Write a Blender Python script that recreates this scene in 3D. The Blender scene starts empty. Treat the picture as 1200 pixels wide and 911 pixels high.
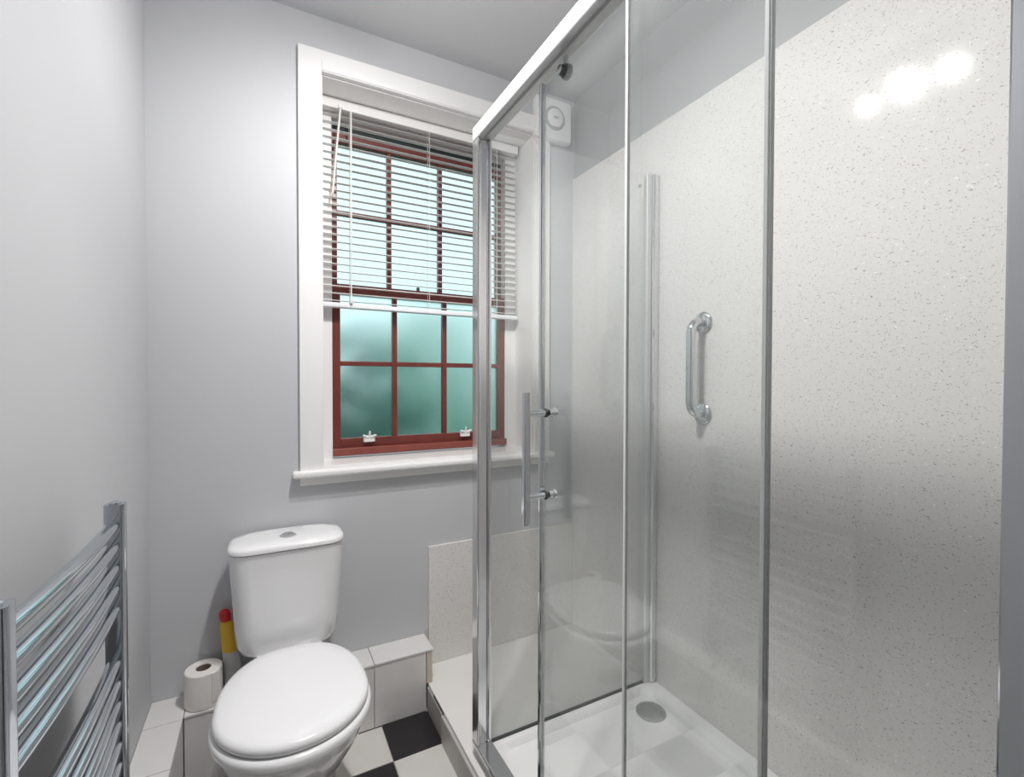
import bpy, bmesh, math, random
from mathutils import Vector, Matrix
random.seed(7)
S = bpy.context.scene
C = S.collection
R = math.radians

# ------------------------------------------------------------------ camera
cd = bpy.data.cameras.new('camera'); cam = bpy.data.objects.new('camera', cd); C.objects.link(cam)
cd.sensor_width = 36.0; cd.sensor_fit = 'HORIZONTAL'
cd.lens = 550.0 / 1200.0 * 36.0
cd.clip_start = 0.02
cam.location = (0, 0, 1.30)
cam.rotation_euler = (Matrix.Rotation(R(-27.8), 3, 'Z') @ Matrix.Rotation(R(90 - 0.95), 3, 'X') @ Matrix.Rotation(R(0.1), 3, 'Z')).to_euler()
S.camera = cam

# ------------------------------------------------------------------ world, exposure
w = bpy.data.worlds.new('world'); S.world = w; w.use_nodes = True
bg = w.node_tree.nodes['Background']
bg.inputs['Color'].default_value = (0.82, 0.93, 1.0, 1)
bg.inputs['Strength'].default_value = 1.25
S.view_settings.view_transform = 'Standard'; S.view_settings.look = 'None'
S.view_settings.gamma = 1.0; S.view_settings.use_curve_mapping = False
S.view_settings.exposure = 0.16
S.cycles.max_bounces = 16; S.cycles.diffuse_bounces = 8; S.cycles.glossy_bounces = 8
S.cycles.transparent_max_bounces = 24; S.cycles.transmission_bounces = 10
S.cycles.caustics_reflective = False; S.cycles.caustics_refractive = False
S.cycles.sample_clamp_indirect = 6.0
SPOT_W = 36.0        # each ceiling spot's beam
SPILL_W = 4.2        # light spilling round the bulb
BULB_E = 40.0        # its glowing face

# ------------------------------------------------------------------ dimensions (metres)
XL, XR, D, ZC, YB = -0.335, 1.34, 1.895, 2.65, -1.15
XE = 0.578           # outer face of the shower screen
YS = 1.345           # side screen
YE = 0.135           # end wall of the shower

# ------------------------------------------------------------------ materials
def mat(name, col, rough=0.5, metal=0.0, spec=0.5, coat=0.0, noise=None, bump=None):
    m = bpy.data.materials.new(name); m.use_nodes = True
    nt = m.node_tree; b = nt.nodes['Principled BSDF']
    b.inputs['Base Color'].default_value = (*col, 1)
    b.inputs['Roughness'].default_value = rough
    b.inputs['Metallic'].default_value = metal
    b.inputs['Specular IOR Level'].default_value = spec
    b.inputs['Coat Weight'].default_value = coat
    b.inputs['Coat Roughness'].default_value = 0.05
    tc = nt.nodes.new('ShaderNodeTexCoord')
    if noise:
        sc, amt = noise
        n = nt.nodes.new('ShaderNodeTexNoise'); n.inputs['Scale'].default_value = sc; n.inputs['Detail'].default_value = 5
        nt.links.new(tc.outputs['Object'], n.inputs['Vector'])
        mx = nt.nodes.new('ShaderNodeMix'); mx.data_type = 'RGBA'
        mx.inputs[6].default_value = (*[c * (1 - amt) for c in col], 1)
        mx.inputs[7].default_value = (*[min(1, c * (1 + amt)) for c in col], 1)
        nt.links.new(n.outputs['Fac'], mx.inputs[0]); nt.links.new(mx.outputs[2], b.inputs['Base Color'])
    if bump:
        sc, st, dist = bump
        n = nt.nodes.new('ShaderNodeTexNoise'); n.inputs['Scale'].default_value = sc; n.inputs['Detail'].default_value = 4
        nt.links.new(tc.outputs['Object'], n.inputs['Vector'])
        bp = nt.nodes.new('ShaderNodeBump'); bp.inputs['Strength'].default_value = st; bp.inputs['Distance'].default_value = dist
        nt.links.new(n.outputs['Fac'], bp.inputs['Height']); nt.links.new(bp.outputs['Normal'], b.inputs['Normal'])
    return m

M = {}
M['paint'] = mat('grey_paint', (0.55, 0.558, 0.578), 0.55, spec=0.35, noise=(3, 0.02), bump=(60, 0.08, 0.002))
M['ceiling'] = mat('ceiling_paint', (0.60, 0.61, 0.625), 0.6, spec=0.3, noise=(3, 0.02), bump=(60, 0.06, 0.002))
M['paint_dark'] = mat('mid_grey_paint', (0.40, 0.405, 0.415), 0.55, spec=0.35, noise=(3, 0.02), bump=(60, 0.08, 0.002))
M['trim'] = mat('white_gloss_paint', (0.83, 0.825, 0.815), 0.3, noise=(8, 0.02), bump=(35, 0.08, 0.002))
M['trim_side'] = M['trim']
M['ceramic'] = mat('white_ceramic', (0.84, 0.84, 0.845), 0.09, coat=0.5)
M['seat'] = mat('white_seat_plastic', (0.86, 0.86, 0.87), 0.16, coat=0.3)
M['chrome'] = mat('chrome', (0.64, 0.66, 0.68), 0.07, 1.0)
M['rail_chrome'] = mat('radiator_chrome', (0.55, 0.585, 0.62), 0.09, 1.0)
M['alu'] = mat('polished_aluminium', (0.78, 0.79, 0.80), 0.14, 1.0)
M['satin'] = mat('satin_aluminium', (0.66, 0.67, 0.67), 0.32, 0.45)
M['dark_seal'] = mat('dark_seal', (0.05, 0.055, 0.055), 0.45)
M['pale_seal'] = mat('pale_seal', (0.86, 0.88, 0.87), 0.3)
M['tile_white'] = mat('white_tile', (0.72, 0.71, 0.70), 0.22, noise=(12, 0.04))
M['floor_white'] = mat('white_floor_tile', (0.66, 0.64, 0.61), 0.3, noise=(14, 0.06))
M['floor_black'] = mat('black_floor_tile', (0.018, 0.016, 0.018), 0.35, noise=(20, 0.3))
M['grout'] = mat('grout', (0.38, 0.37, 0.36), 0.8, noise=(40, 0.15))
M['beige'] = mat('beige_filler', (0.60, 0.52, 0.44), 0.6, noise=(20, 0.1))
M['platform'] = mat('platform_white', (0.78, 0.77, 0.75), 0.3, noise=(10, 0.03))
M['skirt'] = mat('grey_skirt', (0.40, 0.39, 0.37), 0.45, noise=(50, 0.25))
M['skirt_pale'] = mat('pale_grey_skirt', (0.47, 0.46, 0.44), 0.4, noise=(25, 0.08))
M['tray'] = mat('acrylic_tray', (0.82, 0.825, 0.825), 0.18)
M['red'] = mat('mahogany_stain', (0.155, 0.030, 0.022), 0.35, coat=0.2, noise=(16, 0.35))
M['red_sill'] = mat('mahogany_sill', (0.22, 0.055, 0.040), 0.4, noise=(18, 0.3))
M['plastic'] = mat('white_plastic', (0.80, 0.80, 0.80), 0.35)
M['groove'] = mat('grey_grille', (0.36, 0.36, 0.37), 0.5)
M['slat'] = mat('white_slat', (0.80, 0.81, 0.80), 0.35)
M['rail_white'] = mat('blind_rail_white', (0.80, 0.83, 0.86), 0.3)
M['cord'] = mat('pale_cord', (0.78, 0.77, 0.74), 0.5)
M['paper'] = mat('tissue_paper', (0.80, 0.775, 0.75), 0.9, bump=(90, 0.3, 0.003))
M['card'] = mat('cardboard_core', (0.22, 0.17, 0.14), 0.85)
M['red_cap'] = mat('red_cap', (0.60, 0.012, 0.022), 0.3)
M['yellow'] = mat('yellow_plastic', (0.70, 0.44, 0.03), 0.35)
M['bottle'] = mat('pale_bottle', (0.55, 0.53, 0.54), 0.3, noise=(60, 0.15))
M['wood_door'] = mat('white_door_paint', (0.78, 0.78, 0.77), 0.35, noise=(6, 0.02))
M['ground'] = mat('garden_soil', (0.10, 0.12, 0.07), 0.95, noise=(4, 0.4))
M['leaf'] = mat('garden_leaf', (0.06, 0.20, 0.15), 0.5, noise=(6, 0.5))
M['leaf_pale'] = mat('garden_leaf_pale', (0.17, 0.42, 0.30), 0.5, noise=(6, 0.4))
M['stem'] = mat('garden_stem', (0.12, 0.08, 0.05), 0.8)

def panel_mat():
    m = mat('speckled_wall_panel', (0.76, 0.75, 0.735), 0.075)
    nt = m.node_tree; b = nt.nodes['Principled BSDF']
    tc = nt.nodes.new('ShaderNodeTexCoord')
    mp = nt.nodes.new('ShaderNodeMapping'); mp.inputs['Scale'].default_value = (1, 0.85, 1.2)
    nz = nt.nodes.new('ShaderNodeTexNoise'); nz.inputs['Scale'].default_value = 60
    nt.links.new(tc.outputs['Object'], nz.inputs['Vector'])
    mixv = nt.nodes.new('ShaderNodeMix'); mixv.data_type = 'VECTOR'; mixv.inputs[0].default_value = 0.02
    nt.links.new(tc.outputs['Object'], mp.inputs['Vector'])
    nt.links.new(mp.outputs['Vector'], mixv.inputs[4]); nt.links.new(nz.outputs['Color'], mixv.inputs[5])
    base = None
    for scale, thr, pick, col in ((170, 0.25, 0.70, (0.35, 0.34, 0.32)), (240, 0.28, 0.70, (0.54, 0.51, 0.48)), (120, 0.18, 0.78, (0.95, 0.94, 0.92))):
        v = nt.nodes.new('ShaderNodeTexVoronoi'); v.inputs['Scale'].default_value = scale
        nt.links.new(mixv.outputs[1], v.inputs['Vector'])
        lt = nt.nodes.new('ShaderNodeMath'); lt.operation = 'LESS_THAN'; lt.inputs[1].default_value = thr
        nt.links.new(v.outputs['Distance'], lt.inputs[0])
        sp = nt.nodes.new('ShaderNodeSeparateColor'); nt.links.new(v.outputs['Color'], sp.inputs[0])
        gt = nt.nodes.new('ShaderNodeMath'); gt.operation = 'GREATER_THAN'; gt.inputs[1].default_value = pick
        nt.links.new(sp.outputs[0], gt.inputs[0])
        mu = nt.nodes.new('ShaderNodeMath'); mu.operation = 'MULTIPLY'
        nt.links.new(lt.outputs[0], mu.inputs[0]); nt.links.new(gt.outputs[0], mu.inputs[1])
        mx = nt.nodes.new('ShaderNodeMix'); mx.data_type = 'RGBA'
        nt.links.new(mu.outputs[0], mx.inputs[0])
        if base is None: mx.inputs[6].default_value = (0.735, 0.72, 0.705, 1)
        else: nt.links.new(base, mx.inputs[6])
        mx.inputs[7].default_value = (*col, 1); base = mx.outputs[2]
    nt.links.new(base, b.inputs['Base Color'])
    return m
M['panel'] = panel_mat()

def clear_glass(name, tint, f0, film):
    m = bpy.data.materials.new(name); m.use_nodes = True; nt = m.node_tree; nt.nodes.clear()
    o = nt.nodes.new('ShaderNodeOutputMaterial'); mix = nt.nodes.new('ShaderNodeMixShader')
    t = nt.nodes.new('ShaderNodeBsdfTransparent'); t.inputs[0].default_value = (*tint, 1)
    g = nt.nodes.new('ShaderNodeBsdfGlossy'); g.inputs['Roughness'].default_value = 0.02; g.inputs[0].default_value = (0.95, 0.98, 0.97, 1)
    lw = nt.nodes.new('ShaderNodeLayerWeight'); lw.inputs[0].default_value = 0.5
    p = nt.nodes.new('ShaderNodeMath'); p.operation = 'POWER'; p.inputs[1].default_value = 5
    ma = nt.nodes.new('ShaderNodeMath'); ma.operation = 'MULTIPLY_ADD'; ma.inputs[1].default_value = 1 - f0; ma.inputs[2].default_value = f0
    nt.links.new(lw.outputs['Facing'], p.inputs[0]); nt.links.new(p.outputs[0], ma.inputs[0])
    nt.links.new(ma.outputs[0], mix.inputs[0]); nt.links.new(t.outputs[0], mix.inputs[1]); nt.links.new(g.outputs[0], mix.inputs[2])
    df = nt.nodes.new('ShaderNodeBsdfDiffuse'); df.inputs[0].default_value = (0.86, 0.90, 0.89, 1)   # thin limescale film
    m2 = nt.nodes.new('ShaderNodeMixShader'); m2.inputs[0].default_value = film
    nt.links.new(mix.outputs[0], m2.inputs[1]); nt.links.new(df.outputs[0], m2.inputs[2])
    nt.links.new(m2.outputs[0], o.inputs[0])
    return m
M['glass'] = clear_glass('shower_glass', (0.987, 0.993, 0.990), 0.055, 0.022)
def frosted():
    m = mat('frosted_glass', (0.76, 0.945, 0.915), 0.40)
    b = m.node_tree.nodes['Principled BSDF']
    b.inputs['Transmission Weight'].default_value = 1.0; b.inputs['IOR'].default_value = 1.25
    return m
M['frost'] = frosted()
def emit(name, col, s):
    m = bpy.data.materials.new(name); m.use_nodes = True; b = m.node_tree.nodes['Principled BSDF']
    b.inputs['Base Color'].default_value = (*col, 1); b.inputs['Emission Color'].default_value = (*col, 1); b.inputs['Emission Strength'].default_value = s
    return m
M['bulb'] = emit('lit_bulb', (1.0, 0.965, 0.92), BULB_E)

# ------------------------------------------------------------------ mesh helpers
def box(bm, x0, x1, y0, y1, z0, z1):
    v = [bm.verts.new((x, y, z)) for x in (x0, x1) for y in (y0, y1) for z in (z0, z1)]
    for f in ((0, 1, 3, 2), (4, 6, 7, 5), (0, 4, 5, 1), (2, 3, 7, 6), (0, 2, 6, 4), (1, 5, 7, 3)):
        bm.faces.new([v[i] for i in f])
    return v
def loft(bm, rings, cap0=True, cap1=True, closed=True):
    rv = [[bm.verts.new(p) for p in r] for r in rings]
    n = len(rings[0])
    for a, b in zip(rv, rv[1:]):
        for i in range(n if closed else n - 1):
            j = (i + 1) % n
            bm.faces.new((a[i], a[j], b[j], b[i]))
    if cap0: bm.faces.new(list(reversed(rv[0])))
    if cap1: bm.faces.new(rv[-1])
    return rv
def tube(bm, pts, r, seg=16, cap=True):
    pts = [Vector(p) for p in pts]; rings = []
    rr = r if isinstance(r, (list, tuple)) else [r] * len(pts)
    t0 = (pts[1] - pts[0]).normalized()
    a = Vector((0, 0, 1)) if abs(t0.z) < 0.9 else Vector((1, 0, 0))
    u = t0.cross(a).normalized()
    for i, p in enumerate(pts):
        t = (pts[min(i + 1, len(pts) - 1)] - pts[max(i - 1, 0)]).normalized()
        u = (u - t * u.dot(t)).normalized(); v = t.cross(u)
        rings.append([p + (u * math.cos(k * 2 * math.pi / seg) + v * math.sin(k * 2 * math.pi / seg)) * rr[i] for k in range(seg)])
    loft(bm, rings, cap, cap)
def lathe(bm, prof, center, axis='Z', seg=32, cap0=True, cap1=True):
    c = Vector(center); rings = []
    for r, h in prof:
        ring = []
        for k in range(seg):
            a = k * 2 * math.pi / seg
            ca, sa = r * math.cos(a), r * math.sin(a)
            ring.append(c + {'Z': Vector((ca, sa, h)), 'X': Vector((h, ca, sa)), 'Y': Vector((ca, h, sa))}[axis])
        rings.append(ring)
    loft(bm, rings, cap0, cap1)
def rrect(cx, cy, hx, hy, r, z, n=6):
    pts = []
    for q, (sx, sy) in enumerate(((1, 1), (-1, 1), (-1, -1), (1, -1))):
        for k in range(n + 1):
            a = (q + k / n) * math.pi / 2
            pts.append((cx + sx * (hx - r) + r * math.cos(a), cy + sy * (hy - r) + r * math.sin(a), z))
    return pts
def obj(name, bm, m, parent=None, smooth=False, bevel=0.0, seg=2, loc=None):
    bmesh.ops.recalc_face_normals(bm, faces=bm.faces)
    if bevel > 0:
        bmesh.ops.bevel(bm, geom=[e for e in bm.edges if len(e.link_faces) == 2 and e.calc_face_angle(0) > 0.6], offset=bevel, segments=seg, affect='EDGES', profile=0.5)
    me = bpy.data.meshes.new(name)
    if loc is not None:
        bmesh.ops.translate(bm, verts=bm.verts, vec=-Vector(loc))
    bm.to_mesh(me); bm.free()
    me.materials.append(M[m] if isinstance(m, str) else m)
    if smooth:
        for p in me.polygons: p.use_smooth = True
        me.set_sharp_from_angle(angle=R(38))
    o = bpy.data.objects.new(name, me); C.objects.link(o)
    if loc is not None: o.location = loc
    if parent is not None:
        o.parent = parent
        o.matrix_parent_inverse = Matrix.Translation(-world_loc(parent))
    return o
def world_loc(o):
    # every parent here is only translated, never rotated or scaled
    return WL.get(o.name, Vector(o.location))
WL = {}
def bx(name, m, parent, *dims, bevel=0.0, loc=None):
    bm = bmesh.new(); box(bm, *dims); return obj(name, bm, m, parent, bevel=bevel, loc=loc)
def thing(name, label, cat, loc=(0, 0, 0), group=None):
    o = bpy.data.objects.new(name, None); C.objects.link(o); o.location = loc; o.empty_display_size = 0.05
    WL[o.name] = Vector(loc)
    return tag(o, label, cat, group)
def tag(o, label=None, cat=None, group=None, kind=None):
    if label: o['label'] = label
    if cat: o['category'] = cat
    if group: o['group'] = group
    if kind: o['kind'] = kind
    return o
def struct(o, label, cat=None):
    return tag(o, label, cat, kind='structure')
def root(name, label, cat=None, loc=(0, 0, 0)):
    o = thing(name, label, cat, loc); o['kind'] = 'structure'; return o

# ------------------------------------------------------------------ room shell
T = 0.12
fl = bx('floor', 'grout', None, XL - T, XR + T, YB - T, D + 0.3, -0.10, -0.004)
struct(fl, 'bathroom floor of black and white chequered tiles', 'floor')
struct(bx('ceiling', 'ceiling', None, XL - T, XR + T, YB - T, D + 0.3, ZC, ZC + 0.1), 'plain grey painted ceiling', 'ceiling')
struct(bx('wall_left', 'paint', None, XL - T, XL, YB - T, D + 0.3, 0, ZC), 'pale grey painted wall behind the chrome towel radiator', 'wall')
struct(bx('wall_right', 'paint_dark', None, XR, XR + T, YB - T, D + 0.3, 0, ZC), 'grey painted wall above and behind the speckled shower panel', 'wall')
struct(bx('wall_front', 'paint', None, XL, XR, YB - T, YB, 0, ZC), 'grey painted wall opposite the window', 'wall')
struct(bx('wall_end', 'paint', None, XE + 0.045, XR, YE - 0.11, YE, 0, ZC), 'grey partition wall closing the near end of the shower', 'wall')
# window wall with its opening
WX0, WX1, WZ0, WZ1 = 0.193, 1.110, 0.965, 2.440
bm = bmesh.new()
box(bm, XL, WX0, D, D + 0.3, 0, ZC); box(bm, WX1, XR, D, D + 0.3, 0, ZC)
box(bm, WX0, WX1, D, D + 0.3, 0, WZ0); box(bm, WX0, WX1, D, D + 0.3, WZ1, ZC)
bmesh.ops.remove_doubles(bm, verts=bm.verts, dist=1e-5)
struct(obj('wall_back', bm, 'paint'), 'pale grey painted wall around the sash window behind the toilet', 'wall')

# floor tiles, one by one
tw, td = 0.186, 0.184
meshes = {}
for key in ('floor_black', 'floor_white'):
    bm = bmesh.new(); box(bm, 0.0015, tw - 0.0015, 0.0015, td - 0.0015, -0.006, 0.0)
    bmesh.ops.bevel(bm, geom=[e for e in bm.edges if all(v.co.z > -0.001 for v in e.verts)], offset=0.001, segments=1, affect='EDGES')
    me = bpy.data.meshes.new('tile'); bm.to_mesh(me); bm.free(); me.materials.append(M[key]); meshes[key] = me
for c in range(5):
    for r in range(15):
        o = bpy.data.objects.new('tile', meshes['floor_black' if (c + r) % 2 == 0 else 'floor_white']); C.objects.link(o)
        o.location = (0.568 - (c + 1) * tw, 1.770 - (r + 1) * td, 0); o.parent = fl

# door behind the photographer, closes the room
dr = root('door_1', 'white painted door in the wall opposite the window', 'door', (0.15, YB, 0))
bx('leaf', 'wood_door', dr, -0.22, 0.52, YB, YB + 0.035, 0.01, 1.98, bevel=0.004)
bm = bmesh.new()
for a in ((-0.29, -0.225, YB, YB + 0.02, 0, 2.05), (0.525, 0.59, YB, YB + 0.02, 0, 2.05), (-0.225, 0.525, YB, YB + 0.02, 1.985, 2.05)): box(bm, *a)
obj('frame', bm, 'trim', dr)
bm = bmesh.new(); tube(bm, [(0.45, YB + 0.035, 1.0), (0.45, YB + 0.08, 1.0), (0.34, YB + 0.085, 1.0)], 0.009); obj('handle', bm, 'chrome', dr, smooth=True)

# ------------------------------------------------------------------ window
win = root('window_1', 'mahogany sash window with frosted panes in a white reveal', 'window', (0.65, D, WZ0))
bm = bmesh.new()   # white box frame lining the reveal
FY0, FY1 = 2.072, 2.19
box(bm, WX0, 0.250, FY0, FY1, 0.975, WZ1); box(bm, 1.053, WX1, FY0, FY1, 0.975, WZ1)
box(bm, 0.250, 1.053, FY0, FY1, 2.385, WZ1)
obj('box_frame', bm, 'trim', win, bevel=0.002)
bm = bmesh.new()   # plastered reveal linings
box(bm, WX0 - 0.001, WX0 + 0.004, D + 0.001, FY0, 0.975, WZ1); box(bm, WX1 - 0.004, WX1 + 0.001, D + 0.001, FY0, 0.975, WZ1)
box(bm, WX0, WX1, D + 0.001, FY0, WZ1 - 0.004, WZ1 + 0.001)
obj('reveal_lining', bm, 'trim', win)
def sash(y0, y1, x0, x1, z0, z1, st, rb, rt, zbar, bars, name):
    bm = bmesh.new()
    box(bm, x0, x0 + st, y0, y1, z0, z1); box(bm, x1 - st, x1, y0, y1, z0, z1)
    box(bm, x0 + st, x1 - st, y0, y1, z0, z0 + rb); box(bm, x0 + st, x1 - st, y0, y1, z1 - rt, z1)
    s = obj(name, bm, 'red', win, bevel=0.0025)
    g0, g1, h0, h1 = x0 + st, x1 - st, z0 + rb, z1 - rt
    WL[s.name] = Vector((0, 0, 0))
    def sub(nm, m, *d, bevel=0.0):
        o = bx(nm, m, None, *d, bevel=bevel); o.parent = s; o.matrix_parent_inverse = Matrix.Translation(-Vector((0.65, D, WZ0))).inverted() @ Matrix.Translation(-Vector((0.65, D, WZ0)))
        return o
    b = 0.010
    for xb in bars: sub('glazing_bar', 'red', xb - b, xb + b, y0 + 0.004, y1 - 0.004, h0, h1, bevel=0.002)
    xs = [g0] + list(bars) + [g1]; zs = [h0, zbar, h1]
    for i in range(3):
        xa = xs[i] + (b if i else 0); xb = xs[i + 1] - (b if i < 2 else 0)
        sub('glazing_bar', 'red', xa, xb, y0 + 0.005, y1 - 0.005, zbar - b, zbar + b, bevel=0.002)
        for j in range(2):
            za = zs[j] + (b if j else 0); zb = zs[j + 1] - (b if j < 1 else 0)
            ym = (y0 + y1) / 2 + 0.003
            sub('pane', 'frost', xa - 0.002, xb + 0.002, ym, ym + 0.004, za - 0.002, zb + 0.002)
            # putty fillet catching the light along the foot of the pane
    return s
sash(2.076, 2.112, 0.251, 1.052, 1.015, 1.705, 0.031, 0.040, 0.040, 1.372, (0.511, 0.743), 'lower_sash')
sash(2.116, 2.150, 0.251, 1.052, 1.668, 2.350, 0.025, 0.040, 0.040, 2.015, (0.497, 0.735), 'upper_sash')
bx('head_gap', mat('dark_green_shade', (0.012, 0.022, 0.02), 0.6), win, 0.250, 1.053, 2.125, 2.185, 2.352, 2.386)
bx('timber_sill', 'red_sill', win, 0.250, 1.053, 2.050, 2.15, 0.985, 1.016, bevel=0.003)
bm = bmesh.new(); lathe(bm, [(0.006, 0), (0.008, 0.012), (0.005, 0.018)], (0.62, 2.094, 1.705)); obj('fitch_knob', bm, 'dark_seal', win, smooth=True)
# exterior brick-depth sides so that no light leaks round the frame
# sash locks: white star-shaped lifts on the bottom rail
for i, (x, lab) in enumerate(((0.396, 'white plastic sash lift on the bottom rail, on the toilet side'), (0.838, 'white plastic sash lift on the bottom rail, beside the shower post'))):
    t = thing('sash_lift', lab, 'window catch', (x, 2.070, 1.045), 'white sash lifts')
    bm = bmesh.new(); box(bm, x - 0.024, x + 0.024, 2.058, 2.076, 1.036, 1.060); obj('base_plate', bm, 'plastic', t, bevel=0.004)
    bm = bmesh.new()
    for a in (25, 90, 155):
        dx, dz = math.cos(R(a)), math.sin(R(a))
        tube(bm, [(x, 2.062, 1.056), (x + 0.030 * dx, 2.050, 1.056 + 0.026 * dz)], [0.006, 0.004], 8)
    obj('finger_grip', bm, 'plastic', t, smooth=True)
# architrave, window board and apron
tr = root('trim_1', 'white painted architrave framing the window', 'architrave', (0.65, D, 1.0))
bm = bmesh.new()
box(bm, 0.113, WX0, D - 0.022, D, 0.967, 2.518); box(bm, WX1, 1.187, D - 0.022, D, 0.967, 2.518); box(bm, WX0, WX1, D - 0.022, D, WZ1, 2.518)
bmesh.ops.remove_doubles(bm, verts=bm.verts, dist=1e-5)
obj('architrave', bm, 'trim', tr, bevel=0.003)
bx('bead', 'trim', tr, WX0, WX1, D - 0.026, D - 0.0205, WZ1 + 0.004, WZ1 + 0.016, bevel=0.002)
ts = root('trim_2', 'white window sill board with apron below the sash window', 'window sill', (0.65, D, 0.95))
bx('sill_board', 'trim', ts, 0.088, 1.205, D - 0.048, D, 0.943, 0.968, bevel=0.008)
bx('sill_inner', 'trim', ts, WX0, WX1, D, 2.075, 0.943, 0.9765, bevel=0.001)
bx('apron', 'trim', ts, 0.113, 1.187, D - 0.020, D, 0.912, 0.944, bevel=0.003)

# ------------------------------------------------------------------ venetian blind
bl = thing('venetian_blind', 'white venetian blind half lowered over the sash window', 'blind', (0.65, 2.03, 2.436))
bx('headrail', 'trim', bl, 0.206, 1.092, 2.012, 2.048, 2.394, 2.434, bevel=0.003)
bx('bottom_rail', 'rail_white', bl, 0.206, 1.092, 2.014, 2.046, 1.596, 1.616, bevel=0.005)
bm = bmesh.new()
prof = [(-0.0135, -0.0010), (-0.007, 0.0010), (0, 0.0017), (0.007, 0.0010), (0.0135, -0.0010)]
ca, sa = math.cos(R(4)), math.sin(R(4))
rings = []
for x in (-0.440, 0.440):
    up = [(x, y * ca - z * sa, y * sa + z * ca + 0.0004) for y, z in prof]
    dn = [(x, y * ca - z * sa, y * sa + z * ca - 0.0004) for y, z in reversed(prof)]
    rings.append(up + dn)
loft(bm, rings)
bmesh.ops.recalc_face_normals(bm, faces=bm.faces)
sm = bpy.data.meshes.new('slat'); bm.to_mesh(sm); bm.free(); sm.materials.append(M['slat'])
NS = 26
for i in range(NS):
    o = bpy.data.objects.new('slat', sm); C.objects.link(o); o.parent = bl
    o.location = Vector((0.649, 2.030, 1.626 + i * (2.385 - 1.626) / (NS - 0.5))) - Vector((0.65, 2.03, 2.436))
for x in (0.315, 0.649, 0.980):
    for y in (2.0155, 2.0445):
        bm = bmesh.new(); tube(bm, [(x, y, 2.396), (x, y, 1.612)], 0.0011, 6); obj('ladder_cord', bm, 'cord', bl)
bm = bmesh.new(); tube(bm, [(0.318, 2.008, 2.394), (0.3175, 2.008, 2.0), (0.316, 2.008, 1.64)], 0.0024, 8); pc = obj('pull_cord', bm, 'cord', bl, smooth=True)
bm = bmesh.new(); lathe(bm, [(0.003, 0.03), (0.007, 0.0), (0.006, -0.004)], (0.316, 2.008, 1.62)); obj('cord_toggle', bm, 'cord', bl, smooth=True)
bm = bmesh.new(); tube(bm, [(0.277, 2.006, 2.398), (0.262, 2.003, 2.24), (0.245, 2.000, 2.045)], 0.0038, 8); obj('tilt_wand', bm, 'cord', bl, smooth=True)
bx('wand_hook', 'plastic', bl, 0.268, 0.284, 2.000, 2.013, 2.392, 2.408, bevel=0.002)

# ------------------------------------------------------------------ extractor fan
fan = thing('extractor_fan', 'square white extractor fan high in the corner above the shower', 'extractor fan', (1.197, D, 2.51))
bm = bmesh.new(); loft(bm, [rr2 for rr2 in []] or [[(x, D - 0.001, z) for x, z, _ in [(p[0], p[1], 0) for p in rrect(1.197, 2.513, 0.094, 0.094, 0.014, 0)]],
    [(x, D - 0.034, z) for x, z, _ in rrect(1.197, 2.513, 0.097, 0.097, 0.014, 0)],
    [(x, D - 0.045, z) for x, z, _ in rrect(1.197, 2.513, 0.090, 0.090, 0.012, 0)]])
obj('housing', bm, 'plastic', fan, smooth=True)
bm = bmesh.new(); lathe(bm, [(0.043, -0.044), (0.043, -0.0475), (0.055, -0.0475), (0.055, -0.044)], (1.197, D, 2.516), 'Y'); obj('air_slot', bm, 'groove', fan)
bm = bmesh.new(); lathe(bm, [(0.042, -0.044), (0.042, -0.053), (0.038, -0.056)], (1.197, D, 2.516), 'Y'); obj('front_disc', bm, 'plastic', fan, smooth=True)
bm = bmesh.new(); lathe(bm, [(0.014, -0.055), (0.014, -0.0575), (0.012, -0.058)], (1.197, D, 2.516), 'Y', 24)
for v in bm.verts: v.co.z = 2.516 + (v.co.z - 2.516) * 0.42
obj('badge', bm, 'groove', fan)

# ------------------------------------------------------------------ tiled pipe boxing (runs along two walls)
BZ, BY, BX = 0.242, 1.770, -0.232
pb = root('pipe_boxing', 'low white tiled pipe boxing along the walls behind the toilet', 'boxing', (0, D, 0))
bm = bmesh.new()
box(bm, XL, BX - 0.006, YB + 0.04, D, 0, BZ - 0.008); box(bm, BX - 0.006, 0.556, BY + 0.006, D, 0, BZ - 0.008)
obj('core', bm, 'grout', pb)
def tile(x0, x1, y0, y1, z0, z1): bx('tile', 'tile_white', pb, x0 + 0.0012, x1 - 0.0012, y0 + 0.0012, y1 - 0.0012, z0, z1, bevel=0.0012)
y = D
for ln in (D - 1.757,) + (0.211,) * 13:      # cap tiles on the left run
    tile(XL, BX, max(y - ln, YB + 0.05), y, BZ - 0.008, BZ); y -= ln
    if y < YB + 0.1: break
y = BY
for k in range(13):                            # face tiles of the left run
    tile(BX - 0.0072, BX, y - 0.211, y, 0.001, BZ - 0.009); y -= 0.211
    if y < YB + 0.22: break
for x0, x1 in ((BX, -0.072), (-0.072, 0.142), (0.142, 0.356), (0.356, 0.585)):
    tile(x0, x1, BY - 0.003, D, BZ - 0.008, BZ)
for x0, x1 in ((BX, -0.072), (-0.072, 0.142), (0.142, 0.356), (0.356, 0.556)):
    tile(x0, x1, BY - 0.0002, BY + 0.0065, 0.001, BZ - 0.009)
bx('end_strip', 'beige', pb, 0.557, 0.580, BY + 0.001, D, 0.108, BZ - 0.009, bevel=0.001)

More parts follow.
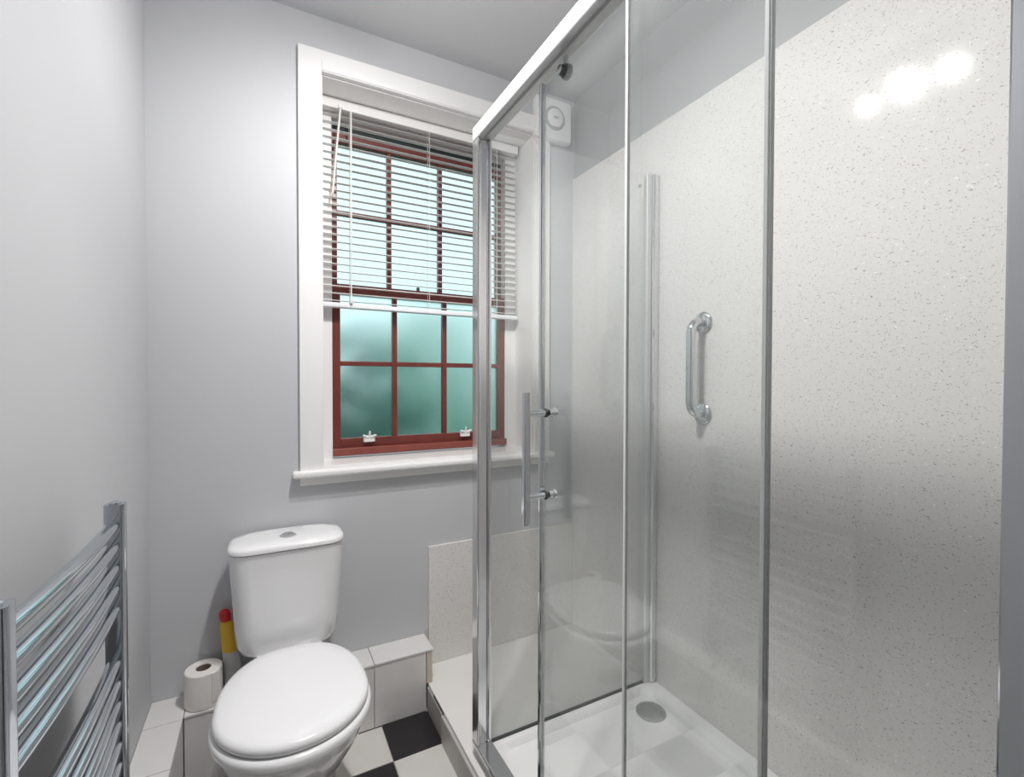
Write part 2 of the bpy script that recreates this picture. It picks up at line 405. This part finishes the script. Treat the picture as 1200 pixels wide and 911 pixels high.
# ------------------------------------------------------------------ shower platform, tray
PX, PZ = 0.564, 0.107
pf = root('shower_platform', 'low white platform carrying the shower tray, stepped up from the floor', 'platform', (0.95, 1.0, 0))
bx('deck', 'platform', pf, PX, XR, YE, D, 0.0, PZ, bevel=0.002)
bx('skirt_board', 'skirt', pf, PX - 0.006, PX - 0.0005, 1.590, 1.769, 0.001, PZ - 0.012, bevel=0.001)
bx('skirt_gap', 'dark_seal', pf, PX - 0.003, PX - 0.0004, 1.590, 1.700, PZ - 0.012, PZ - 0.004)
bx('skirt_board', 'skirt_pale', pf, PX - 0.012, PX - 0.0005, YE, 1.588, 0.001, PZ - 0.008, bevel=0.003)

tray = thing('shower_tray', 'white rectangular shower tray with a round drain behind the glass', 'shower tray', (0.95, 0.75, PZ))
TX0, TX1, TY0, TY1, TZ = 0.592, XR - 0.011, YE + 0.012, 1.372, 0.142
bm = bmesh.new()
cx, cy, hx, hy = (TX0 + TX1) / 2, (TY0 + TY1) / 2, (TX1 - TX0) / 2, (TY1 - TY0) / 2
loft(bm, [rrect(cx, cy, hx, hy, 0.02, PZ), rrect(cx, cy, hx, hy, 0.02, TZ - 0.004), rrect(cx, cy, hx - 0.004, hy - 0.004, 0.02, TZ),
          rrect(cx, cy, hx - 0.044, hy - 0.044, 0.03, TZ), rrect(cx, cy, hx - 0.050, hy - 0.050, 0.035, TZ - 0.004),
          rrect(cx, cy, hx - 0.060, hy - 0.060, 0.04, TZ - 0.022), rrect(cx, cy, hx - 0.075, hy - 0.075, 0.045, TZ - 0.027)])
obj('basin', bm, 'tray', tray, smooth=True)
bm = bmesh.new(); lathe(bm, [(0.052, 0.0), (0.052, 0.004), (0.044, 0.008), (0.010, 0.010)], (1.215, 1.235, TZ - 0.027)); obj('drain_cover', bm, mat('drain_grey', (0.42, 0.43, 0.43), 0.35, 0.6), tray, smooth=True)

# ------------------------------------------------------------------ wall panels
PT = 0.010
o = bx('shower_wall_panel', 'panel', None, XR - PT, XR, YE, D, PZ + 0.001, 2.275, bevel=0.001, loc=(XR - PT / 2, 1.0, 1.2))
tag(o, 'tall speckled white shower panel covering the wall with the grab rail', 'wall panel', 'speckled shower panels')
o = bx('shower_wall_panel', 'panel', None, 0.603, XR - PT, D - PT, D, PZ + 0.001, 0.605, bevel=0.001, loc=(0.97, D - PT / 2, 0.36))
tag(o, 'low speckled white panel under the window at the end of the shower', 'wall panel', 'speckled shower panels')
o = bx('shower_wall_panel', 'panel', None, XE + 0.05, XR - PT, YE, YE + PT, PZ + 0.001, 2.275, bevel=0.001, loc=(0.97, YE + PT / 2, 1.2))
tag(o, 'speckled white panel on the partition at the near end of the shower', 'wall panel', 'speckled shower panels')

# ------------------------------------------------------------------ grab rail
gy, gz0, gz1, gx = 1.117, 1.188, 1.500, XR - PT
gr = thing('grab_rail', 'short chrome grab rail fixed upright on the speckled panel', 'grab rail', (gx, gy, 1.344))
bm = bmesh.new(); pts = [(gx - 0.004, gy, gz0), (gx - 0.020, gy, gz0)]
off, rad = 0.062, 0.040
for k in range(9):
    a = k / 8 * math.pi / 2
    pts.append((gx - off + rad - rad * math.sin(a), gy, gz0 + rad - rad * math.cos(a)))
for k in range(9):
    a = k / 8 * math.pi / 2
    pts.append((gx - off + rad - rad * math.cos(a), gy, gz1 - rad + rad * math.sin(a)))
pts += [(gx - 0.020, gy, gz1), (gx - 0.004, gy, gz1)]
tube(bm, pts, 0.0155, 20); obj('bar', bm, 'chrome', gr, smooth=True)
for z in (gz0, gz1):
    bm = bmesh.new(); lathe(bm, [(0.036, 0.0), (0.036, -0.005), (0.031, -0.010), (0.017, -0.012)], (gx, gy, z), 'X', 32); obj('flange', bm, 'chrome', gr, smooth=True)

# ------------------------------------------------------------------ shower enclosure
en = thing('shower_enclosure', 'glass shower enclosure with chrome frame, sliding door standing part open', 'shower enclosure', (XE + 0.02, 0.75, TZ))
ZT = 2.087
def rprof(name, m, x0, x1, y0, y1, z0, z1, b=0.004): return bx(name, m, en, x0, x1, y0, y1, z0, z1, bevel=b)
# corner post: outer channel, flat web, inner channel
bm = bmesh.new()
box(bm, XE + 0.0005, XE + 0.012, YS - 0.022, YS + 0.0215, TZ + 0.0185, ZT - 0.0445)
obj('corner_post', bm, 'alu', en, bevel=0.003)
rprof('post_web', 'alu', XE + 0.0122, XE + 0.0358, YS - 0.014, YS + 0.018, TZ + 0.0185, ZT - 0.0445, 0.002)
bm = bmesh.new(); box(bm, XE + 0.036, XE + 0.050, YS - 0.020, YS + 0.020, TZ + 0.0185, ZT - 0.0445); obj('post_channel', bm, 'alu', en, bevel=0.005)
rprof('top_rail', 'satin', XE, XE + 0.052, YE + 0.012, YS + 0.022, ZT - 0.044, ZT, 0.004)
rprof('rail_gasket', 'groove', XE + 0.018, XE + 0.022, YE + 0.02, YS - 0.03, ZT - 0.048, ZT - 0.044, 0.0)
rprof('bottom_rail', 'alu', XE, XE + 0.052, YE + 0.012, YS + 0.022, TZ, TZ + 0.018, 0.004)
# end profile fixed to the partition
rprof('end_profile', 'chrome', XE, XE + 0.045, YE - 0.075, YE + 0.030, TZ, ZT, 0.002)
# fixed pane (outer track) and its edge seal
rprof('fixed_pane', 'glass', XE + 0.009, XE + 0.015, YE + 0.030, 0.664, TZ + 0.016, ZT - 0.040, 0.0)
rprof('pane_edge_seal', 'pale_seal', XE + 0.0085, XE + 0.0155, 0.664, 0.671, TZ + 0.016, ZT - 0.044, 0.0015)
# sliding door (inner track)
GX = XE + 0.027
dl = rprof('sliding_door', 'glass', GX, GX + 0.006, 0.404, 0.988, TZ + 0.018, ZT - 0.048, 0.0)
def dpart(name, bm, m, **k):
    o = obj(name, bm, m, None, **k); o.parent = dl; return o
WL[dl.name] = Vector((0, 0, 0))
off_en = Vector((XE + 0.02, 0.75, TZ))
def dsub(name, bm, m, **k):
    o = obj(name, bm, m, None, **k)
    o.parent = dl            # door mesh sits at the world origin: parent matrix is identity
    return o
bm = bmesh.new(); box(bm, GX - 0.005, GX + 0.011, 0.988, 0.999, TZ + 0.018, ZT - 0.060); dsub('leading_strip', bm, 'chrome', bevel=0.003)
bm = bmesh.new(); box(bm, GX - 0.0005, GX + 0.0065, 0.4005, 0.404, TZ + 0.018, ZT - 0.048); dsub('trailing_seal', bm, 'groove', bevel=0.001)
bm = bmesh.new(); box(bm, GX - 0.0015, GX + 0.0075, 0.4042, 0.411, TZ + 0.018, ZT - 0.048); dsub('trailing_strip', bm, 'pale_seal', bevel=0.001)
for yr in (0.905, 0.48):
    bm = bmesh.new(); lathe(bm, [(0.015, 0.0), (0.017, 0.004), (0.017, 0.012), (0.012, 0.016)], (GX + 0.006, yr, ZT - 0.078), 'X', 20)
    lathe(bm, [(0.010, -0.008), (0.012, 0.0)], (GX, yr, ZT - 0.078), 'X', 16); dsub('roller', bm, 'dark_seal', smooth=True)
    bm = bmesh.new(); box(bm, GX + 0.007, GX + 0.013, yr - 0.006, yr + 0.006, ZT - 0.075, ZT - 0.045); dsub('roller_arm', bm, 'chrome')
HY = 0.968
bm = bmesh.new(); loft(bm, [rrect(XE - 0.030, HY, 0.0085, 0.0095, 0.004, z) for z in (0.957, 1.272)]); dsub('pull_handle', bm, 'chrome', smooth=True)
for z in (1.022, 1.222):
    bm = bmesh.new(); lathe(bm, [(0.0075, -0.050), (0.0075, 0.0)], (GX, HY, z), 'X', 16); dsub('handle_stud', bm, 'chrome', smooth=True)
    bm = bmesh.new(); lathe(bm, [(0.011, -0.004), (0.011, 0.0)], (GX, HY, z), 'X', 16); dsub('washer', bm, 'dark_seal', smooth=True)
    bm = bmesh.new(); lathe(bm, [(0.009, 0.006), (0.009, 0.016), (0.012, 0.018), (0.012, 0.026), (0.009, 0.029)], (GX, HY, z), 'X', 16); dsub('inner_knob', bm, 'chrome', smooth=True)
# side pane, wall channel and foot seal
rprof('side_pane', 'glass', XE + 0.046, XR - PT - 0.022, YS - 0.003, YS + 0.003, TZ + 0.0045, ZT - 0.006, 0.0)
rprof('wall_channel', 'alu', XR - PT - 0.030, XR - PT, YS - 0.022, YS + 0.022, TZ, ZT - 0.006, 0.006)
rprof('channel_insert', 'satin', XR - PT - 0.052, XR - PT - 0.028, YS - 0.012, YS + 0.012, TZ, ZT - 0.008, 0.004)
rprof('foot_seal', 'dark_seal', XE + 0.046, XR - PT - 0.022, YS - 0.006, YS + 0.006, TZ, TZ + 0.0045, 0.001)
bm = bmesh.new(); lathe(bm, [(0.006, 0), (0.006, -0.004), (0.003, -0.005)], (XR - PT - 0.085, YS - 0.003, 2.03), 'Y', 12); obj('screw_cap', bm, 'groove', en)

# ------------------------------------------------------------------ toilet
tx = 0.068
to = thing('toilet', 'white close coupled toilet with closed lid under the window', 'toilet', (tx, 1.55, 0))
def egg(s, z, hw=0.193, yf=1.205, yb=1.668, ym=1.405, nb=2.9, nf=2.05, N=64, dy=0.0):
    pts = []
    for k in range(N):
        a = 2 * math.pi * k / N; c, q = math.cos(a), math.sin(a)
        n = nb if q > 0 else nf
        x = math.copysign(abs(c) ** (2 / n), c); y = math.copysign(abs(q) ** (2 / n), q)
        w_ = hw * (1 - (0.16 * max(0, y) ** 2))
        L = (yb - ym) if q > 0 else (ym - yf)
        inset = s
        pts.append((tx + x * max(0.005, w_ - inset), ym + y * max(0.005, L - inset) + dy, z))
    return pts
bm = bmesh.new()
loft(bm, [egg(0.004, 0.418), egg(0.0, 0.424), egg(0.0, 0.432), egg(0.004, 0.439), egg(0.014, 0.4435), egg(0.05, 0.4465), egg(0.11, 0.4475), egg(0.17, 0.448)])
obj('lid', bm, 'seat', to, smooth=True)
bm = bmesh.new()
ro = lambda s, z: egg(s - 0.009, z, yf=1.200)
loft(bm, [ro(0.008, 0.386), ro(0.003, 0.391), ro(0.002, 0.404), ro(0.005, 0.410), ro(0.012, 0.4145), ro(0.040, 0.4155)], True, True)
obj('seat_ring', bm, 'seat', to, smooth=True)
bm = bmesh.new()
def foot(hw, yf, yb, z, nb=3.2): return egg(0, z, hw=hw, yf=yf, yb=yb, ym=1.43, nb=nb)
loft(bm, [foot(0.115, 1.36, 1.72, 0.0), foot(0.112, 1.365, 1.72, 0.03), foot(0.100, 1.39, 1.72, 0.10), foot(0.110, 1.365, 1.72, 0.18),
          foot(0.150, 1.285, 1.73, 0.26), foot(0.178, 1.230, 1.74, 0.325), foot(0.187, 1.212, 1.745, 0.362), foot(0.188, 1.210, 1.745, 0.380), foot(0.182, 1.217, 1.74, 0.3850)])
obj('pan', bm, 'ceramic', to, smooth=True)
bm = bmesh.new()
loft(bm, [rrect(tx, 1.755, 0.085, 0.075, 0.04, 0.33), rrect(tx, 1.760, 0.100, 0.085, 0.04, 0.365), rrect(tx, 1.765, 0.105, 0.09, 0.04, 0.382)]); obj('cistern_shelf', bm, 'ceramic', to, smooth=True)
for s in (-1, 1):
    bm = bmesh.new(); lathe(bm, [(0.010, -0.02), (0.012, -0.016), (0.012, 0.016), (0.010, 0.02)], (tx + s * 0.075, 1.664, 0.420), 'X', 16); obj('hinge', bm, 'seat', to, smooth=True)
bm = bmesh.new()
YBK = 1.872
def cis(hw, yf, z, r): return rrect(tx, (yf + YBK) / 2, hw, (YBK - yf) / 2, r, z, 8)
loft(bm, [cis(0.108, 1.758, 0.382, 0.05), cis(0.132, 1.742, 0.386, 0.055), cis(0.147, 1.732, 0.398, 0.058), cis(0.157, 1.724, 0.424, 0.06), cis(0.162, 1.718, 0.48, 0.06),
          cis(0.167, 1.706, 0.59, 0.06), cis(0.173, 1.700, 0.69, 0.06), cis(0.175, 1.698, 0.739, 0.06)])
ci = obj('cistern', bm, 'ceramic', to, smooth=True)
bm = bmesh.new()
loft(bm, [cis(0.1745, 1.698, 0.7415, 0.065), cis(0.179, 1.692, 0.744, 0.065), cis(0.179, 1.692, 0.753, 0.065), cis(0.175, 1.696, 0.760, 0.064), cis(0.165, 1.706, 0.7645, 0.058), cis(0.13, 1.735, 0.767, 0.05), cis(0.06, 1.77, 0.768, 0.03)])
obj('cistern_lid', bm, 'ceramic', to, smooth=True)
bm = bmesh.new(); lathe(bm, [(0.026, 0.0), (0.026, 0.003), (0.022, 0.005)], (tx, 1.778, 0.766)); fb = obj('flush_plate', bm, 'groove', to, smooth=True)
for s in (-1, 1):
    bm = bmesh.new(); lathe(bm, [(0.0185, 0.004), (0.0185, 0.008), (0.015, 0.0095)], (tx, 1.778, 0.766), seg=32)
    for v in bm.verts: v.co.x = tx + s * max(0.0012, s * (v.co.x - tx))
    bmesh.ops.remove_doubles(bm, verts=bm.verts, dist=1e-6)
    obj('flush_button', bm, 'chrome', to, smooth=False)

# ------------------------------------------------------------------ toilet roll, cleaner bottle
rl = thing('toilet_roll', 'white toilet roll standing on the tiled ledge beside the toilet', 'toilet roll', (-0.183, 1.822, BZ))
bm = bmesh.new(); lathe(bm, [(0.021, 0.002), (0.050, 0.001), (0.053, 0.004), (0.054, 0.06), (0.053, 0.112), (0.050, 0.115), (0.022, 0.1145), (0.021, 0.002)], (-0.183, 1.822, BZ), seg=40, cap0=False, cap1=False)
bmesh.ops.remove_doubles(bm, verts=bm.verts, dist=1e-6); obj('paper', bm, 'paper', rl, smooth=True)
bm = bmesh.new(); lathe(bm, [(0.0205, 0.001), (0.0205, 0.1135), (0.0190, 0.1135), (0.0190, 0.001), (0.0205, 0.001)], (-0.183, 1.822, BZ), seg=32, cap0=False, cap1=False)
bmesh.ops.remove_doubles(bm, verts=bm.verts, dist=1e-6); obj('core', bm, 'card', rl, smooth=True)
bm = bmesh.new(); box(bm, -0.1585, -0.1335, 1.780, 1.7835, BZ + 0.02, BZ + 0.112)
bmesh.ops.rotate(bm, verts=bm.verts, cent=(-0.146, 1.782, BZ), matrix=Matrix.Rotation(R(38), 3, 'Z')); obj('loose_end', bm, 'paper', rl)

bo = thing('cleaner_bottle', 'toilet cleaner bottle with red cap and yellow neck behind the cistern', 'bottle', (-0.100, 1.850, BZ))
def bring(cx, hx, hy, z): return [(cx + hx * math.cos(a * math.pi / 12), 1.848 + hy * math.sin(a * math.pi / 12), z) for a in range(24)]
bm = bmesh.new(); loft(bm, [bring(-0.099, 0.024, 0.020, BZ + 0.001), bring(-0.099, 0.027, 0.023, BZ + 0.006), bring(-0.103, 0.027, 0.023, BZ + 0.09), bring(-0.108, 0.025, 0.022, BZ + 0.140)]); obj('body', bm, 'bottle', bo, smooth=True)
bm = bmesh.new(); loft(bm, [bring(-0.108, 0.0255, 0.0225, BZ + 0.140), bring(-0.112, 0.024, 0.022, BZ + 0.18), bring(-0.117, 0.022, 0.020, BZ + 0.22), bring(-0.119, 0.018, 0.018, BZ + 0.238), bring(-0.120, 0.014, 0.014, BZ + 0.243)]); obj('neck', bm, 'yellow', bo, smooth=True)
bm = bmesh.new(); loft(bm, [bring(-0.121, 0.015, 0.015, BZ + 0.244), bring(-0.123, 0.0175, 0.0175, BZ + 0.256), bring(-0.124, 0.0165, 0.0165, BZ + 0.270), bring(-0.125, 0.012, 0.012, BZ + 0.279), bring(-0.126, 0.005, 0.005, BZ + 0.283)]); obj('cap', bm, 'red_cap', bo, smooth=True)

# ------------------------------------------------------------------ towel radiator
ra = thing('towel_radiator', 'chrome ladder towel radiator on the grey wall beside the toilet', 'towel radiator', (XL, 0.94, 0.3))
PX0, PX1 = -0.277, -0.245
NY0, NY1, FYa, FYb = 0.688, 0.717, 1.160, 1.189
for y0, y1 in ((NY0, NY1), (FYa, FYb)):
    bm = bmesh.new(); cxp, cyp = (PX0 + PX1) / 2, (y0 + y1) / 2
    loft(bm, [rrect(cxp, cyp, (PX1 - PX0) / 2, (y1 - y0) / 2, 0.006, z) for z in (0.30, 1.057)])
    p = obj('upright', bm, 'rail_chrome', ra, smooth=True)
    bm = bmesh.new(); lathe(bm, [(0.010, 0), (0.010, 0.003), (0.007, 0.005)], (cxp, cyp, 1.057), seg=20); obj('end_plug', bm, 'rail_chrome', ra, smooth=True)
    for z in (0.835, 0.40):
        bm = bmesh.new(); lathe(bm, [(0.019, 0.0), (0.019, 0.010), (0.009, 0.014), (0.009, 0.06)], (XL, cyp + (0.045 if y0 < 1 else -0.045), z), 'X', 20); obj('wall_bracket', bm, 'chrome', ra, smooth=True)
zs = [1.018 - 0.0405 * i for i in range(5)] + [0.750 - 0.0405 * i for i in range(8)] + [0.36]
for z in zs:
    bm = bmesh.new(); pts = []
    for k in range(13):
        t = k / 12; y = NY1 - 0.004 + (FYa - NY1 + 0.008) * t
        pts.append((-0.262 + 0.007 * (1 - (2 * t - 1) ** 2), y, z))
    tube(bm, pts, 0.0112, 16); obj('bar', bm, 'rail_chrome', ra, smooth=True)

# ------------------------------------------------------------------ ceiling spotlight bar (seen mirrored in the shower panel)
LX, LY = 0.33, 0.95
sp = thing('ceiling_spotlight_bar', 'chrome ceiling bar with three lit spotlights, mirrored in the shower panel', 'ceiling light', (LX, LY, ZC))
bm = bmesh.new(); lathe(bm, [(0.05, 0.0), (0.05, -0.02), (0.045, -0.025)], (LX, LY, ZC)); obj('ceiling_rose', bm, 'chrome', sp, smooth=True)
bx('bar', 'chrome', sp, LX - 0.012, LX + 0.012, LY - 0.19, LY + 0.19, ZC - 0.040, ZC - 0.024, bevel=0.004)
for y, aim in ((LY - 0.098, Vector((-0.05, -0.42, -0.9))), (LY, Vector((0.42, 0.03, -0.88))), (LY + 0.125, Vector((-0.08, 0.45, -0.88)))):
    aim.normalize(); piv = Vector((LX, y, ZC - 0.085))
    bm = bmesh.new(); tube(bm, [(LX, y, ZC - 0.04), tuple(piv - aim * 0.01)], 0.005, 10); obj('stem', bm, 'chrome', sp, smooth=True)
    bm = bmesh.new(); tube(bm, [piv - aim * 0.035, piv - aim * 0.030, piv - aim * 0.010, piv + aim * 0.045], [0.012, 0.020, 0.026, 0.031], 24); h = obj('spot_head', bm, 'chrome', sp, smooth=True)
    bm = bmesh.new(); tube(bm, [piv + aim * 0.0452, piv + aim * 0.049], [0.026, 0.024], 24); obj('bulb', bm, 'bulb', sp, smooth=True)
    for nm, ty, e in (('spot_lamp', 'SPOT', SPOT_W), ('bulb_spill', 'POINT', SPILL_W)):
        ld = bpy.data.lights.new(nm, ty); ld.energy = e; ld.shadow_soft_size = 0.021; ld.color = (1.0, 0.98, 0.965)
        if ty == 'SPOT': ld.spot_size = R(142); ld.spot_blend = 1.0
        lo = bpy.data.objects.new(nm, ld); C.objects.link(lo); lo.location = piv + aim * 0.075 - Vector((LX, LY, ZC)); lo.parent = sp
        lo.rotation_euler = aim.to_track_quat('-Z', 'Y').to_euler()

# ------------------------------------------------------------------ garden outside the frosted panes
struct(bx('ground', 'ground', None, -8, 9, D + 0.3, 14, -0.6, -0.5), 'garden ground outside the window', 'ground')
def shrub(x, y, z0, rx, rz, lab, m, n=260):
    t = thing('garden_shrub', lab, 'shrub', (x, y, -0.5), 'shrubs outside the window')
    bm = bmesh.new(); tube(bm, [(x, y, -0.5), (x + 0.03, y, z0 - rz * 0.2), (x, y, z0 + rz * 0.5)], [0.04, 0.03, 0.01], 8); obj('stem', bm, 'stem', t)
    bm = bmesh.new()
    for i in range(n):
        d = Vector((random.gauss(0, 1), random.gauss(0, 1), random.gauss(0, 1))).normalized() * random.random() ** 0.4
        c = Vector((x + d.x * rx, y + d.y * rx, z0 + d.z * rz))
        a = Vector((random.gauss(0, 1), random.gauss(0, 1), random.gauss(0, 1))).normalized(); b = a.orthogonal().normalized()
        L, W = random.uniform(0.10, 0.18), random.uniform(0.04, 0.07)
        vs = [bm.verts.new(c + q) for q in (-a * L, b * W, a * L, -b * W)]
        bm.faces.new(vs)
    f = obj('foliage', bm, m, t); f['kind'] = 'stuff'
shrub(0.55, 3.30, 0.85, 0.52, 0.85, 'dark leafy shrub blurred behind the lower panes', 'leaf', 300)
shrub(1.75, 4.95, 0.90, 0.95, 1.25, 'pale green shrub blurred behind the lower panes near the shower', 'leaf_pale', 700)
shrub(-0.40, 4.95, 0.90, 0.95, 1.25, 'pale green shrub outside the window towards the toilet corner', 'leaf_pale', 700)
